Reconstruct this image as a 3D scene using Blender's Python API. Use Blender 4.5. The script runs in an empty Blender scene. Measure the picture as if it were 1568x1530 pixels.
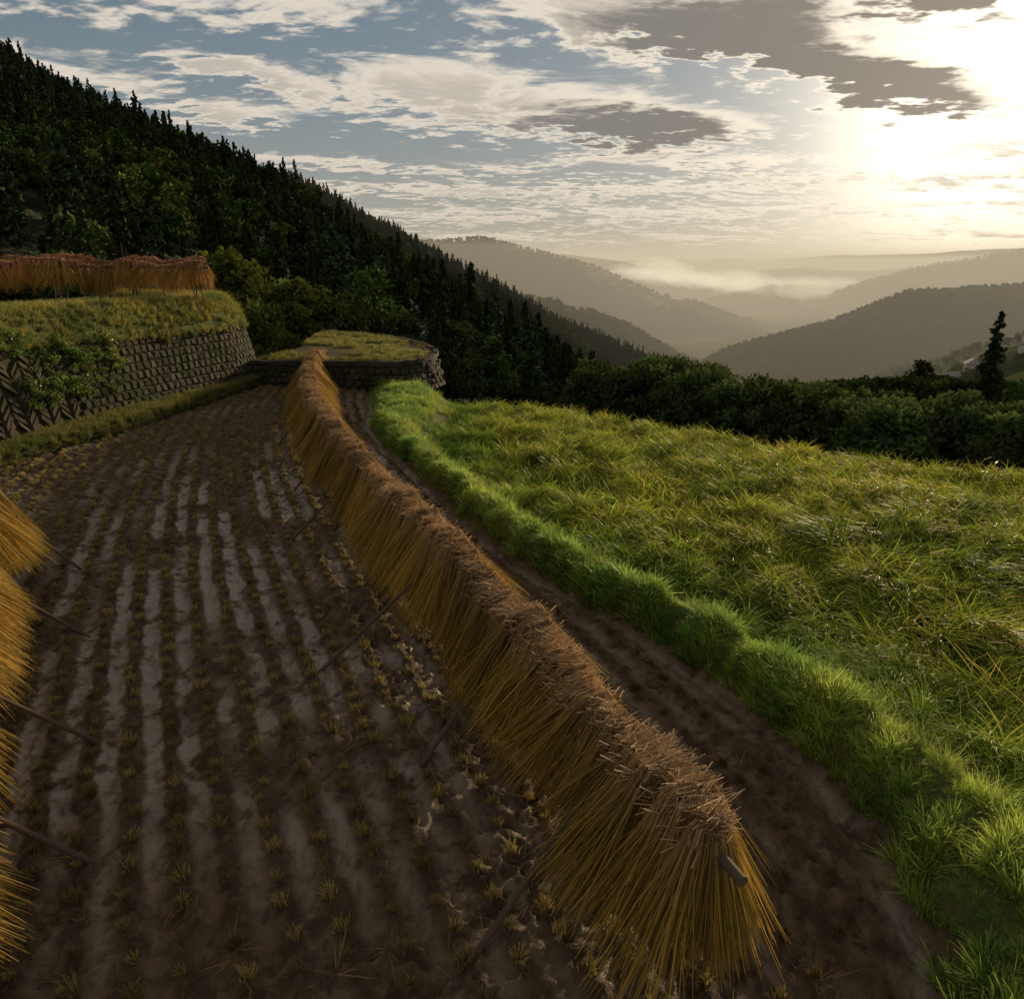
import bpy, math, random
import numpy as np
from mathutils import Vector
random.seed(3); rng=np.random.default_rng(7)
S=bpy.context.scene
S.view_settings.view_transform='Standard'; S.view_settings.look='None'; S.view_settings.exposure=0
SUN_AZ=math.radians(31); SUN_EL=math.radians(9.5)
SD=Vector((math.sin(SUN_AZ)*math.cos(SUN_EL),math.cos(SUN_AZ)*math.cos(SUN_EL),math.sin(SUN_EL)))
def R(a,b,n=None): return rng.uniform(a,b,n)
# ------------------------------------------------ noise
def _h(i,j,s):
    n=(i.astype(np.int64)*374761393+j.astype(np.int64)*668265263+s*974634777)&0x7fffffff
    n=((n^(n>>13))*1274126177)&0x7fffffff
    n=n^(n>>16)
    return (n&0xffff)/65535.
def vn(x,y,s=0):
    x=np.asarray(x,float);y=np.asarray(y,float)
    i=np.floor(x);j=np.floor(y);fx=x-i;fy=y-j
    fx=fx*fx*(3-2*fx);fy=fy*fy*(3-2*fy)
    a=_h(i,j,s);b=_h(i+1,j,s);c=_h(i,j+1,s);d=_h(i+1,j+1,s)
    return (a*(1-fx)+b*fx)*(1-fy)+(c*(1-fx)+d*fx)*fy
def fbm(x,y,o=4,s=0):
    r=0;a=.5;t=0
    for k in range(o):
        r=r+a*vn(x,y,s+k*17);t+=a;a*=.5;x=x*2.03+5.1;y=y*2.03+1.7
    return r/t
def sst(a,b,x):
    t=np.clip((x-a)/(b-a),0,1);return t*t*(3-2*t)
# ------------------------------------------------ mesh helpers
def link(o,parent=None):
    S.collection.objects.link(o)
    if parent is not None:o.parent=parent
    return o
def empty(name):
    return link(bpy.data.objects.new(name,None))
def mkmesh(name,V,F,mat,col=None,smooth=False):
    V=np.asarray(V,np.float32).reshape(-1,3);F=np.asarray(F,np.int32)
    k=F.shape[1];me=bpy.data.meshes.new(name)
    me.vertices.add(len(V));me.vertices.foreach_set('co',V.ravel())
    me.loops.add(F.size);me.loops.foreach_set('vertex_index',F.ravel())
    me.polygons.add(len(F));me.polygons.foreach_set('loop_start',np.arange(0,F.size,k,dtype=np.int32))
    me.polygons.foreach_set('use_smooth',np.full(len(F),smooth))
    me.update(calc_edges=True)
    if col is not None:
        c=np.ones((len(V),4),np.float32);c[:,:3]=np.asarray(col).reshape(-1,3)
        a=me.color_attributes.new('Col','FLOAT_COLOR','POINT');a.data.foreach_set('color',c.ravel())
    me.materials.append(mat);return me
def gridF(n,m):
    i=np.arange(n-1)[:,None]*m+np.arange(m-1)[None,:]
    i=i.ravel();return np.stack([i,i+m,i+m+1,i+1],1)
def gridobj(name,P,mat,parent=None,smooth=True,col=None):
    n,m=P.shape[:2]
    return link(bpy.data.objects.new(name,mkmesh(name,P.reshape(-1,3),gridF(n,m),mat,col,smooth)),parent)
class Acc:
    def __init__(s): s.V=[];s.F=[];s.C=[];s.n=0
    def add(s,V,F,C=None):
        V=np.asarray(V,float).reshape(-1,3);s.V.append(V);s.F.append(np.asarray(F)+s.n);s.n+=len(V)
        if C is None:C=np.full((len(V),3),.5)
        s.C.append(np.broadcast_to(np.asarray(C,float),(len(V),3)) if np.ndim(C)==1 else np.asarray(C).reshape(-1,3))
    def raw(s): return np.concatenate(s.V),np.concatenate(s.F),np.concatenate(s.C)
    def mesh(s,name,mat,smooth=False):
        V,F,C=s.raw();return mkmesh(name,V,F,mat,C,smooth)
def ribbons(P,w,C):
    n,K=P.shape[:2]
    a=R(0,2*math.pi,n);side=np.stack([np.cos(a),np.sin(a),np.zeros(n)],1)[:,None,:]
    w=np.broadcast_to(w,(n,K))[:,:,None]*.5
    V=np.stack([P-side*w,P+side*w],2)
    CC=np.repeat(C[:,:,None,:],2,2)
    b=(np.arange(n)*K*2)[:,None]+(np.arange(K-1)*2)[None,:];b=b.ravel()
    return V.reshape(-1,3),np.stack([b,b+1,b+3,b+2],1),CC.reshape(-1,3)
def tube(acc,p0,p1,r0,r1,n=8,col=(.1,.07,.05)):
    p0=np.array(p0,float);p1=np.array(p1,float);d=p1-p0;d/=np.linalg.norm(d)
    u=np.cross(d,[0,0,1.] if abs(d[2])<.9 else [1.,0,0]);u/=np.linalg.norm(u);v=np.cross(d,u)
    n=n+(n%2)
    a=np.arange(n)/n*2*math.pi;ring=np.cos(a)[:,None]*u+np.sin(a)[:,None]*v
    V=np.concatenate([p0+ring*r0,p1+ring*r1,[p0],[p1]]);i=np.arange(n);j=(i+1)%n
    cap=[]
    for k in range(0,n,2): cap.append([n+k,n+(k+1)%n,n+(k+2)%n,2*n+1]);cap.append([(k+2)%n,(k+1)%n,k,2*n])
    F=np.concatenate([np.stack([i,j,j+n,i+n],1),np.array(cap)])
    acc.add(V,F,col)
def bake(name,pts,rots,scl,protos,mat,var=.3,parent=None,tint=None):
    """copies of small plants/bundles joined into one mesh object"""
    pts=np.asarray(pts,float);rots=np.asarray(rots,float);scl=np.asarray(scl,float)
    if scl.ndim==1:scl=np.repeat(scl[:,None],3,1)
    n=len(pts);idx=rng.integers(0,len(protos),n);br=R(1-var,1+var,n)[:,None]*np.ones((1,3))
    if tint is not None: br=br*tint
    cx,cy,cz=np.cos(rots).T;sx,sy,sz=np.sin(rots).T
    M=np.empty((n,3,3))
    M[:,0,0]=cy*cz;M[:,0,1]=sx*sy*cz-cx*sz;M[:,0,2]=cx*sy*cz+sx*sz
    M[:,1,0]=cy*sz;M[:,1,1]=sx*sy*sz+cx*cz;M[:,1,2]=cx*sy*sz-sx*cz
    M[:,2,0]=-sy;M[:,2,1]=sx*cy;M[:,2,2]=cx*cy
    M=M*scl[:,None,:]
    A=Acc()
    for k,(V,F,C) in enumerate(protos):
        s=np.where(idx==k)[0]
        if len(s)==0:continue
        W=np.einsum('nij,mj->nmi',M[s],V)+pts[s][:,None,:]
        FF=(F[None]+(np.arange(len(s))*len(V))[:,None,None]).reshape(-1,4)
        CC=C[None]*br[s][:,None,:]
        A.V.append(W.reshape(-1,3));A.F.append(FF+A.n);A.C.append(CC.reshape(-1,3));A.n+=len(s)*len(V)
    return link(bpy.data.objects.new(name,A.mesh(name,mat)),parent)
# ------------------------------------------------ materials
def newmat(name):
    m=bpy.data.materials.new(name);m.use_nodes=True;nt=m.node_tree
    return m,nt,nt.nodes['Principled BSDF'],nt.nodes['Material Output']
def NN(nt,t,**k):
    n=nt.nodes.new(t)
    for a,b in k.items(): setattr(n,a,b)
    return n
def mathn(nt,op,a,b=None,c=None,clamp=False):
    n=nt.nodes.new('ShaderNodeMath');n.operation=op;n.use_clamp=clamp
    for i,v in enumerate((a,b,c)):
        if v is None:continue
        if hasattr(v,'links'):nt.links.new(v,n.inputs[i])
        else:n.inputs[i].default_value=v
    return n.outputs[0]
def mixc(nt,f,a,b,mode='MIX'):
    n=nt.nodes.new('ShaderNodeMix');n.data_type='RGBA';n.blend_type=mode
    for i,v in ((0,f),(6,a),(7,b)):
        if hasattr(v,'links'):nt.links.new(v,n.inputs[i])
        elif i==0:n.inputs[0].default_value=v
        else:n.inputs[i].default_value=(*v,1)
    return n.outputs[2]
def noise(nt,scale,detail=4,rough=.55,vec=None,dist=0,dim='3D'):
    n=NN(nt,'ShaderNodeTexNoise');n.noise_dimensions=dim;n.inputs['Scale'].default_value=scale;n.inputs['Detail'].default_value=detail
    n.inputs['Roughness'].default_value=rough;n.inputs['Distortion'].default_value=dist
    if vec is not None:nt.links.new(vec,n.inputs['Vector'])
    return n.outputs[0]
def mrange(nt,v,a,b,c=0.,d=1.):
    n=NN(nt,'ShaderNodeMapRange',interpolation_type='SMOOTHSTEP');nt.links.new(v,n.inputs[0])
    for i,x in enumerate((a,b,c,d)):n.inputs[i+1].default_value=x
    return n.outputs[0]
def bump(nt,h,st,dist=.1):
    b=NN(nt,'ShaderNodeBump');nt.links.new(h,b.inputs['Height']);b.inputs['Strength'].default_value=st;b.inputs['Distance'].default_value=dist
    return b.outputs[0]
def leafmat(name,trans=.4,rough=.5,var=0.,spec=.3):
    m,nt,pb,out=newmat(name)
    col=NN(nt,'ShaderNodeAttribute',attribute_name='Col').outputs['Color']
    if var>0:
        oi=NN(nt,'ShaderNodeObjectInfo');f=mathn(nt,'MULTIPLY_ADD',oi.outputs['Random'],2*var,1-var)
        hsv=NN(nt,'ShaderNodeHueSaturation');nt.links.new(col,hsv.inputs['Color']);nt.links.new(f,hsv.inputs['Value'])
        nt.links.new(mathn(nt,'MULTIPLY_ADD',oi.outputs['Random'],.04,.48),hsv.inputs['Hue']);col=hsv.outputs[0]
    if spec<=0:
        nt.nodes.remove(pb);pb=NN(nt,'ShaderNodeBsdfDiffuse');nt.links.new(col,pb.inputs['Color'])
    else:
        nt.links.new(col,pb.inputs['Base Color']);pb.inputs['Roughness'].default_value=rough;pb.inputs['Specular IOR Level'].default_value=spec
    if trans<=0:
        nt.links.new(pb.outputs[0],out.inputs[0]);return m
    tr=NN(nt,'ShaderNodeBsdfTranslucent');nt.links.new(col,tr.inputs[0])
    mx=NN(nt,'ShaderNodeMixShader');mx.inputs[0].default_value=trans
    nt.links.new(pb.outputs[0],mx.inputs[1]);nt.links.new(tr.outputs[0],mx.inputs[2]);nt.links.new(mx.outputs[0],out.inputs[0])
    return m
def surfmat(name,cA,cB,sc,rough=.9,bs=.5,bsc=None,bd=.05,c3=None,sc3=1.):
    m,nt,pb,out=newmat(name);g=NN(nt,'ShaderNodeNewGeometry').outputs['Position']
    c=mixc(nt,mrange(nt,noise(nt,sc,4,vec=g),.35,.65),cA,cB)
    if c3:c=mixc(nt,mrange(nt,noise(nt,sc3,3,vec=g),.45,.62),c,c3)
    nt.links.new(c,pb.inputs['Base Color']);pb.inputs['Roughness'].default_value=rough;pb.inputs['Specular IOR Level'].default_value=.2
    nt.links.new(bump(nt,noise(nt,bsc or sc*4,4,.65,vec=g),bs,bd),pb.inputs['Normal']);return m
# ------------------------------------------------ scatter
def scatter(name,pts,rots,scl,protos,parent=None):
    pts=np.asarray(pts,np.float32);n=len(pts);me=bpy.data.meshes.new(name)
    me.vertices.add(n);me.vertices.foreach_set('co',pts.ravel())
    a=me.attributes.new('rot','FLOAT_VECTOR','POINT');a.data.foreach_set('vector',np.asarray(rots,np.float32).ravel())
    scl=np.asarray(scl,np.float32)
    if scl.ndim==1:scl=np.repeat(scl[:,None],3,1)
    a=me.attributes.new('scl','FLOAT_VECTOR','POINT');a.data.foreach_set('vector',scl.ravel())
    a=me.attributes.new('idx','INT','POINT');a.data.foreach_set('value',rng.integers(0,len(protos),n).astype(np.int32))
    ob=link(bpy.data.objects.new(name,me),parent)
    col=bpy.data.collections.new(name+'_parts')
    for k,pm in enumerate(protos): col.objects.link(bpy.data.objects.new(name+'_part',pm))
    ng=bpy.data.node_groups.new(name+'_nodes','GeometryNodeTree')
    ng.interface.new_socket('Geometry',in_out='INPUT',socket_type='NodeSocketGeometry')
    ng.interface.new_socket('Geometry',in_out='OUTPUT',socket_type='NodeSocketGeometry')
    gi=ng.nodes.new('NodeGroupInput');go=ng.nodes.new('NodeGroupOutput')
    ci=ng.nodes.new('GeometryNodeCollectionInfo');ci.inputs['Collection'].default_value=col
    ci.inputs['Separate Children'].default_value=True;ci.inputs['Reset Children'].default_value=True
    ip=ng.nodes.new('GeometryNodeInstanceOnPoints');ip.inputs['Pick Instance'].default_value=True
    def na(nm,dt):
        x=ng.nodes.new('GeometryNodeInputNamedAttribute');x.data_type=dt;x.inputs['Name'].default_value=nm
        return next(o for o in x.outputs if o.enabled and o.name=='Attribute')
    L=ng.links.new
    L(gi.outputs[0],ip.inputs['Points']);L(ci.outputs[0],ip.inputs['Instance']);L(na('idx','INT'),ip.inputs['Instance Index'])
    er=ng.nodes.new('FunctionNodeEulerToRotation');L(na('rot','FLOAT_VECTOR'),er.inputs[0]);L(er.outputs[0],ip.inputs['Rotation'])
    L(na('scl','FLOAT_VECTOR'),ip.inputs['Scale']);L(ip.outputs[0],go.inputs[0])
    md=ob.modifiers.new('scatter','NODES');md.node_group=ng
    return ob
def spin(n,tilt=.15): return np.stack([R(-tilt,tilt,n),R(-tilt,tilt,n),R(0,6.283,n)],1)
# ================================================ WORLD
w=bpy.data.worlds.new('World');S.world=w;w.use_nodes=True;nt=w.node_tree;bg=nt.nodes['Background'];bg.inputs[1].default_value=.13
sky=NN(nt,'ShaderNodeTexSky',sky_type='NISHITA',sun_disc=False);sky.sun_elevation=SUN_EL;sky.sun_rotation=SUN_AZ
sky.air_density=1.;sky.dust_density=.4;sky.ozone_density=1.8
D=NN(nt,'ShaderNodeTexCoord').outputs['Generated'];sp=NN(nt,'ShaderNodeSeparateXYZ');nt.links.new(D,sp.inputs[0]);dx,dy,dz=sp.outputs
m=lambda *a,**k:mathn(nt,*a,**k)
zc=m('MAXIMUM',dz,0.)
az=m('MULTIPLY',m('ARCTAN2',dx,dy),57.2958);el=m('MULTIPLY',m('ARCSINE',dz),57.2958)
q=m('ADD',zc,.11);cx=NN(nt,'ShaderNodeCombineXYZ');nt.links.new(m('DIVIDE',dx,q),cx.inputs[0]);nt.links.new(m('MULTIPLY',m('DIVIDE',dy,q),1.6),cx.inputs[1])
P=cx.outputs[0]
n1=noise(nt,1.75,6,.62,P,.5,'2D')
n2=noise(nt,7.,3,.6,P,0,'2D')
w1=m('MULTIPLY',m('SUBTRACT',n1,.5),14.);w2=m('MULTIPLY',m('SUBTRACT',n2,.5),3.)
azw=m('ADD',az,w1);elw=m('ADD',el,w2)
def blob(a,e,hw,hh,amp,tilt=0.):
    A=m('SUBTRACT',azw,a);E=m('MULTIPLY_ADD',A,-tilt,m('SUBTRACT',elw,e))
    A=m('MULTIPLY',A,1/hw);E=m('MULTIPLY',E,1/hh)
    r=m('MULTIPLY_ADD',A,A,m('MULTIPLY',E,E))
    return m('MULTIPLY',m('EXPONENT',m('MULTIPLY',r,-1.)),amp)
dark=[blob(13,14.2,6.5,1.3,.55,-.15),blob(22,11.7,8.5,1.45,.90,-.30),blob(28,16.0,11,1.5,1.0,-.02),blob(8.5,9.0,7.5,1.3,.80,-.06)]
lite=[blob(-5,11.3,11,2.,.28),blob(-21,9.7,6,.6,.38,-.1),blob(-19,12.2,5,.7,.36,-.15)]
def sm(l):
    r=l[0]
    for x in l[1:]:r=m('ADD',r,x)
    return r
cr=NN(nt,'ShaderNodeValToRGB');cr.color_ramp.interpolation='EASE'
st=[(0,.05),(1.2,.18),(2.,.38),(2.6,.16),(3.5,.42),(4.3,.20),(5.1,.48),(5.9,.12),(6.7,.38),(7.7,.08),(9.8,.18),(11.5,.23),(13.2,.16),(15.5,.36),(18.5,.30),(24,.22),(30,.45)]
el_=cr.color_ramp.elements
el_[0].position=0;el_[0].color=(.05,.05,.05,1);el_[1].position=1;el_[1].color=(.45,.45,.45,1)  # top stop adds cloud above the view for whiter ambient light
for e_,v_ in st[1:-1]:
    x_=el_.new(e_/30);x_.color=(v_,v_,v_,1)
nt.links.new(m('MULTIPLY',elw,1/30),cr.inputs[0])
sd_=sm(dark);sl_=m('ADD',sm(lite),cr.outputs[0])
fine=m('MULTIPLY',m('SUBTRACT',n2,.5),mrange(nt,el,1.5,9.,.12,.5))
dens=m('ADD',m('ADD',fine,m('SUBTRACT',n1,.72)),m('ADD',sd_,sl_))
alpha=mrange(nt,dens,.0,.24);thick=mrange(nt,dens,.12,.42)
darkf=m('MULTIPLY',thick,m('MULTIPLY_ADD',mrange(nt,sd_,.05,.40),.52,.48))
sunv=NN(nt,'ShaderNodeVectorMath',operation='DOT_PRODUCT');nt.links.new(D,sunv.inputs[0]);sunv.inputs[1].default_value=SD
dt=m('MAXIMUM',sunv.outputs['Value'],0.)
g1=m('MULTIPLY',m('POWER',dt,100.),1.1);g2=m('MULTIPLY',m('POWER',dt,20.),.19)
near=m('POWER',dt,14.)
def vm(op,a,b):
    n=NN(nt,'ShaderNodeVectorMath',operation=op)
    for i,v in enumerate((a,b)):
        if hasattr(v,'links'):nt.links.new(v,n.inputs[i])
        else:n.inputs[i].default_value=v
    return n.outputs[0]
sk=vm('DIVIDE',sky.outputs[0],vm('ADD',vm('MULTIPLY',sky.outputs[0],(.27,.25,.23)),(1,1,1)))
hz=m('EXPONENT',m('MULTIPLY',zc,-12.))
base=mixc(nt,m('MULTIPLY',hz,.85),sk,mixc(nt,near,(3.5,3.15,2.55),(6.3,5.1,3.4)))
gc=NN(nt,'ShaderNodeVectorMath',operation='SCALE');gc.inputs[0].default_value=(10,8.8,6.8);nt.links.new(m('ADD',g1,g2),gc.inputs['Scale'])
base=vm('ADD',base,gc.outputs[0])
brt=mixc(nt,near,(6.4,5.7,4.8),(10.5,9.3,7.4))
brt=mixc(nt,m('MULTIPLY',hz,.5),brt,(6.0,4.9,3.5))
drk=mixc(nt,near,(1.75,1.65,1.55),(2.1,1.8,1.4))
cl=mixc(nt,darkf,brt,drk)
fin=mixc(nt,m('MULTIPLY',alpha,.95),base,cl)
# upper sky outside the view dimmed to cut ambient light
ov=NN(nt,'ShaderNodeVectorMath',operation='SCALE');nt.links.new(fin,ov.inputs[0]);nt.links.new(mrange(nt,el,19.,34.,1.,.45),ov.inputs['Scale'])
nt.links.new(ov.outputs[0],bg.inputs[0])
w.cycles.sampling_method='MANUAL';w.cycles.sample_map_resolution=512
w.cycles.max_bounces=4
# sun
sl=bpy.data.lights.new('sun','SUN');sl.energy=5.;sl.angle=math.radians(4.);sl.color=(1,.76,.47)
sl.cycles.max_bounces=4
so=link(bpy.data.objects.new('sun',sl));so.rotation_euler=SD.to_track_quat('Z','Y').to_euler()
cam=bpy.data.cameras.new('camera');co=link(bpy.data.objects.new('camera',cam));S.camera=co
co.location=(0,0,4.2);co.rotation_euler=(math.radians(72.2),0,0);cam.lens=36*1120/1568;cam.clip_end=60000;cam.clip_start=.05
# ================================================ MATERIALS
M_grass=leafmat('grass_blades',.45,.5,spec=.25);M_rice=leafmat('rice_leaves',.45,.5,spec=.12);M_straw=leafmat('dried_straw',.28,.6,spec=.1)
M_bush=leafmat('shrub_foliage',.25,.8,var=.35,spec=0);M_tree=leafmat('tree_foliage',0,.8,var=.45,spec=0);M_wood=leafmat('weathered_wood',0,.8,spec=.1)
M_soil=surfmat('dark_soil',(.035,.028,.018),(.05,.055,.02),3.,bs=.8)
M_turf=surfmat('turf',(.05,.075,.018),(.09,.10,.028),2.5,bs=.9)
M_hill=surfmat('wooded_hill',(.012,.02,.009),(.025,.034,.013),.05,bs=1.,bsc=.15,bd=6.)
M_stone=surfmat('retaining_stone',(.040,.031,.022),(.075,.058,.043),3.,bs=.8,bsc=18,bd=.02,c3=(.035,.043,.017),sc3=1.2)
m_,nt2,pb,out=newmat('valley_ground');g=NN(nt2,'ShaderNodeNewGeometry').outputs['Position']
vo=NN(nt2,'ShaderNodeTexVoronoi');vo.inputs['Scale'].default_value=.022;nt2.links.new(g,vo.inputs['Vector'])
bw=NN(nt2,'ShaderNodeRGBToBW');nt2.links.new(vo.outputs['Color'],bw.inputs[0])
c=mixc(nt2,bw.outputs[0],(.035,.06,.018),(.13,.13,.04))
c=mixc(nt2,mrange(nt2,noise(nt2,.012,4,vec=g),.47,.55),c,(.018,.03,.011))
nt2.links.new(c,pb.inputs['Base Color']);pb.inputs['Roughness'].default_value=1.;pb.inputs['Specular IOR Level'].default_value=0.;M_valley=m_
m_,nt2,pb,out=newmat('wet_mud');g=NN(nt2,'ShaderNodeNewGeometry').outputs['Position']
nA=noise(nt2,1.4,3,.6,g);nB=noise(nt2,24,4,.7,g);nC=noise(nt2,6,4,.6,g)
at=NN(nt2,'ShaderNodeAttribute',attribute_name='Col')
sx=NN(nt2,'ShaderNodeSeparateColor');nt2.links.new(at.outputs['Color'],sx.inputs[0])
c=mixc(nt2,mrange(nt2,nC,.35,.65),(.075,.050,.028),(.165,.115,.068))
c=mixc(nt2,mathn(nt2,'MULTIPLY',sx.outputs[1],.55),c,(.05,.035,.021))
wet=mathn(nt2,'MULTIPLY',sx.outputs[0],mrange(nt2,mathn(nt2,'ADD',mathn(nt2,'MULTIPLY',nA,.5),mathn(nt2,'MULTIPLY',nC,.5)),.38,.52))
c=mixc(nt2,wet,c,(.20,.155,.115))  # wet strips painted paler to stand in for reflected sky
nt2.links.new(c,pb.inputs['Base Color'])
nt2.links.new(mathn(nt2,'SUBTRACT',.8,mathn(nt2,'MULTIPLY',wet,.55)),pb.inputs['Roughness'])
nt2.links.new(mathn(nt2,'MULTIPLY_ADD',wet,.5,.25),pb.inputs['Specular IOR Level'])
hgt=mathn(nt2,'ADD',mathn(nt2,'MULTIPLY',nB,.5),nC)
bp=NN(nt2,'ShaderNodeBump');nt2.links.new(hgt,bp.inputs['Height']);nt2.links.new(mathn(nt2,'MULTIPLY_ADD',wet,-.6,1.),bp.inputs['Strength']);bp.inputs['Distance'].default_value=.05
nt2.links.new(bp.outputs[0],pb.inputs['Normal']);M_mud=m_
# ================================================ GROUND
def valley_z(x,y):
    r=np.hypot(x,np.maximum(y,0));a=x/np.maximum(y,1)
    k=.20-.055*sst(.25,.6,a)
    z=-2.4-k*np.maximum(r-32,0)
    lo=-112+72*sst(.35,.75,a)*(1-sst(600,1100,r))
    z=np.where(z<lo, lo+(z-lo)*.02, z)
    z=z+ (fbm(x/60,y/60,4,3)-.5)*np.clip((r-60)/10,0,9)
    return z
xs=np.unique(np.concatenate([np.linspace(-14000,-600,26),np.linspace(-600,1200,200),np.linspace(1200,16000,30)]))
ys=np.unique(np.concatenate([np.linspace(-300,20,12),np.linspace(20,1500,220),np.geomspace(1500,30000,50)]))
X,Y=np.meshgrid(xs,ys,indexing='ij');Z=valley_z(X,Y)
gridobj('ground',np.stack([X,Y,Z],2),M_valley)
pl=lambda pts,y,k=4: np.polyval(np.polyfit([p[0] for p in pts],[p[1] for p in pts],k),y)
LP=[(0,-1.9),(2,-2.95),(3.2,-3.6),(5.4,-4.85),(7.4,-5.8),(9.9,-6.95),(15,-9.),(20,-10.3),(27,-11.9)]
MP=[(0,2.35),(1.5,1.8),(3.36,1.08),(4.99,.55),(5.96,.17),(7.51,-.5),(9.62,-1.5),(12.61,-2.82),(16.58,-4.5),(22.24,-6.1),(27.83,-7.3)]
Lx=lambda y:pl(LP,y,3)
Mx=lambda y:pl(MP,y,4)
bL=np.array([(-4.9,26),(-4.2,22.5),(-3.86,19.9),(-2.42,16),(-1,12.7),(.16,10.3),(1.,8.83),(1.69,7.84),(2.23,6.96),(2.62,6.01),(2.87,5.18),(2.94,4.45),(2.85,3.77),(2.65,3.1),(2.5,2),(2.5,0)])
bR=np.array([(-3.0,25.2),(-2.65,22.0),(-2.7,18.4),(-1.38,14.4),(.17,11.15),(1.05,9.5),(1.78,8.3),(2.4,7.5),(2.85,6.75),(3.2,6.0),(3.45,5.3),(3.7,4.7),(3.85,4.1),(3.95,3.2),(4.,2),(4.,0)])
def resamp(P,n):
    P=np.asarray(P,float);s=np.r_[0,np.cumsum(np.linalg.norm(np.diff(P,axis=0),axis=1))]
    t=np.linspace(0,s[-1],n);Q=np.stack([np.interp(t,s,P[:,k]) for k in range(P.shape[1])],1)
    for _ in range(3): Q[1:-1]=(Q[:-2]+2*Q[1:-1]+Q[2:])/4
    return Q
ewob=lambda y:.26*(fbm(np.asarray(y)*1.1,np.asarray(y)*0,4,66)-.5)
bLx=lambda y:np.interp(y,bL[::-1,1],bL[::-1,0])+ewob(y);bRx=lambda y:np.interp(y,bR[::-1,1],bR[::-1,0])
padL=[(0,-4.),(5,-8.5),(12,-11.),(15.15,-11.0),(16.88,-10.76),(18.64,-10.26),(22.3,-9.72),(26.8,-9.18)]
padx=lambda y:np.interp(y,[p[0] for p in padL],[p[1] for p in padL])
NR=14
ys=np.concatenate([np.arange(0,8,.028),np.arange(8,16,.05),np.arange(16,27.2,.1)])
us=np.linspace(0,1,500)
Y=np.repeat(ys[:,None],500,1);xl=padx(ys)-.3;xr=bLx(ys)+.25
X=xl[:,None]+(xr-xl)[:,None]*us[None,:]
rr=(X-Lx(Y))/(Mx(Y)-Lx(Y))*NR
rw=rr+.45*(fbm(X*3,Y*3,3,71)-.5)
gap=.5-.5*np.cos(2*np.pi*rr)
dl=X-bLx(Y)
gapid=np.floor(rr)
gw=.5-.5*np.cos(2*np.pi*rw)
wet_sheenc=sst(.30,.46,fbm(gapid*.9,Y*.35,2,11))*sst(.35,.75,gw)*sst(.30,.48,fbm(X*1.6,Y*1.1,3,15))
wet_sheenc*=np.exp(-((X+4.0)/3.4)**2)*sst(3.2,6.5,Y)*(1-sst(14,18,Y))*1.8
wet_sheenc=wet_sheenc+.45*sst(.45,.62,fbm(X*.9,Y*.6,3,19))*gap
wet_sheenc=np.clip(np.maximum(wet_sheenc,.8*np.exp(-((dl+.22)/.1)**2)),0,1)
rough=1-.7*wet_sheenc
Z=-.03*gap+.09*(fbm(X*2.2,Y*2.2,4,1)-.5)*rough+(.11*(fbm(X*7,Y*7,3,5)-.5)+.07*(vn(X*22,Y*22,5)-.5))*rough
tread=np.abs(np.sin(Y*14+ 1.8*np.sin(rr*2*np.pi)+7*fbm(X*1.3,Y*1.3,2,8)))*gap*sst(.3,.5,fbm(X*.8,Y*.8,2,88))
Z-=.045*tread*(1-.6*wet_sheenc)
Z-=.10*np.exp(-((dl+.22)/.11)**2)
Z+=.22*sst(-.05,.25,dl)
C=np.stack([wet_sheenc,1-gap,gap*0],2)
gridobj('harvested_paddy',np.stack([X,Y,Z],2),M_mud,col=C)
def blades(n,h0,h1,lean,w,cols,tipc=None,K=3,bend=1.,base=.02):
    h=R(h0,h1,n);a=R(0,6.283,n);r=R(0,base,n);l=R(0,lean,n)*h
    t=np.linspace(0,1,K)[None,:]
    P=np.zeros((n,K,3));P[:,:,0]=(r*np.cos(a))[:,None]+(l*np.cos(a))[:,None]*t**(1+bend);P[:,:,1]=(r*np.sin(a))[:,None]+(l*np.sin(a))[:,None]*t**(1+bend)
    P[:,:,2]=h[:,None]*t*(1-.25*bend*(l/h)[:,None]*t)
    cols=np.array(cols);cc=cols[rng.integers(0,len(cols),n)]*R(.75,1.25,n)[:,None]
    C=np.repeat(cc[:,None,:],K,1)
    if tipc is not None: C=C*(1-t[:,:,None]**1.5)+np.array(tipc)*t[:,:,None]**1.5
    W=w*(1-.75*t**2)
    return ribbons(P,W,C)
def raw(parts):
    a=Acc()
    for p in parts:a.add(*p)
    return a.raw()
SC=[(.27,.19,.07),(.18,.15,.045),(.34,.25,.10)]
stub=[raw([blades(46,.05,.09,.5,.010,SC,(.40,.32,.13),base=.055),blades(int(R(3,18)),.06,.12,.9,.007,[(.24,.27,.045),(.22,.24,.05)],(.36,.38,.09),base=.045)]) for _ in range(8)]
pts=[];sc_=[];ti=[]
for k in range(-12,26):
    y=.6+R(0,.2)
    while y<26.5:
        x=Lx(y)+(Mx(y)-Lx(y))*k/NR+R(-.04,.04)
        if padx(y)+.15<x<bLx(y)-.38 and rng.random()>.07:
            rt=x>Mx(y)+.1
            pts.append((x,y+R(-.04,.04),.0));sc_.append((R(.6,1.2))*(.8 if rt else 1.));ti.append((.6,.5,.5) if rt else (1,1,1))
        y+=.25
pts=np.array(pts);n=len(pts)
bake('rice_stubble',pts,spin(n,.25),np.array(sc_),stub,M_grass,var=.4,tint=np.array(ti))
lit=[raw([blades(14,.01,.03,9,.007,[(.3,.2,.1),(.2,.14,.07)],base=.15,bend=0)]) for _ in range(3)]
n=1100;y=R(1,22,n);x=np.array([R(padx(v)+.3,bLx(v)-.3) for v in y])
bake('straw_litter',np.stack([x,y,np.full(n,.0)],1),spin(n,.05),R(.6,1.3,n),lit,M_straw)
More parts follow.
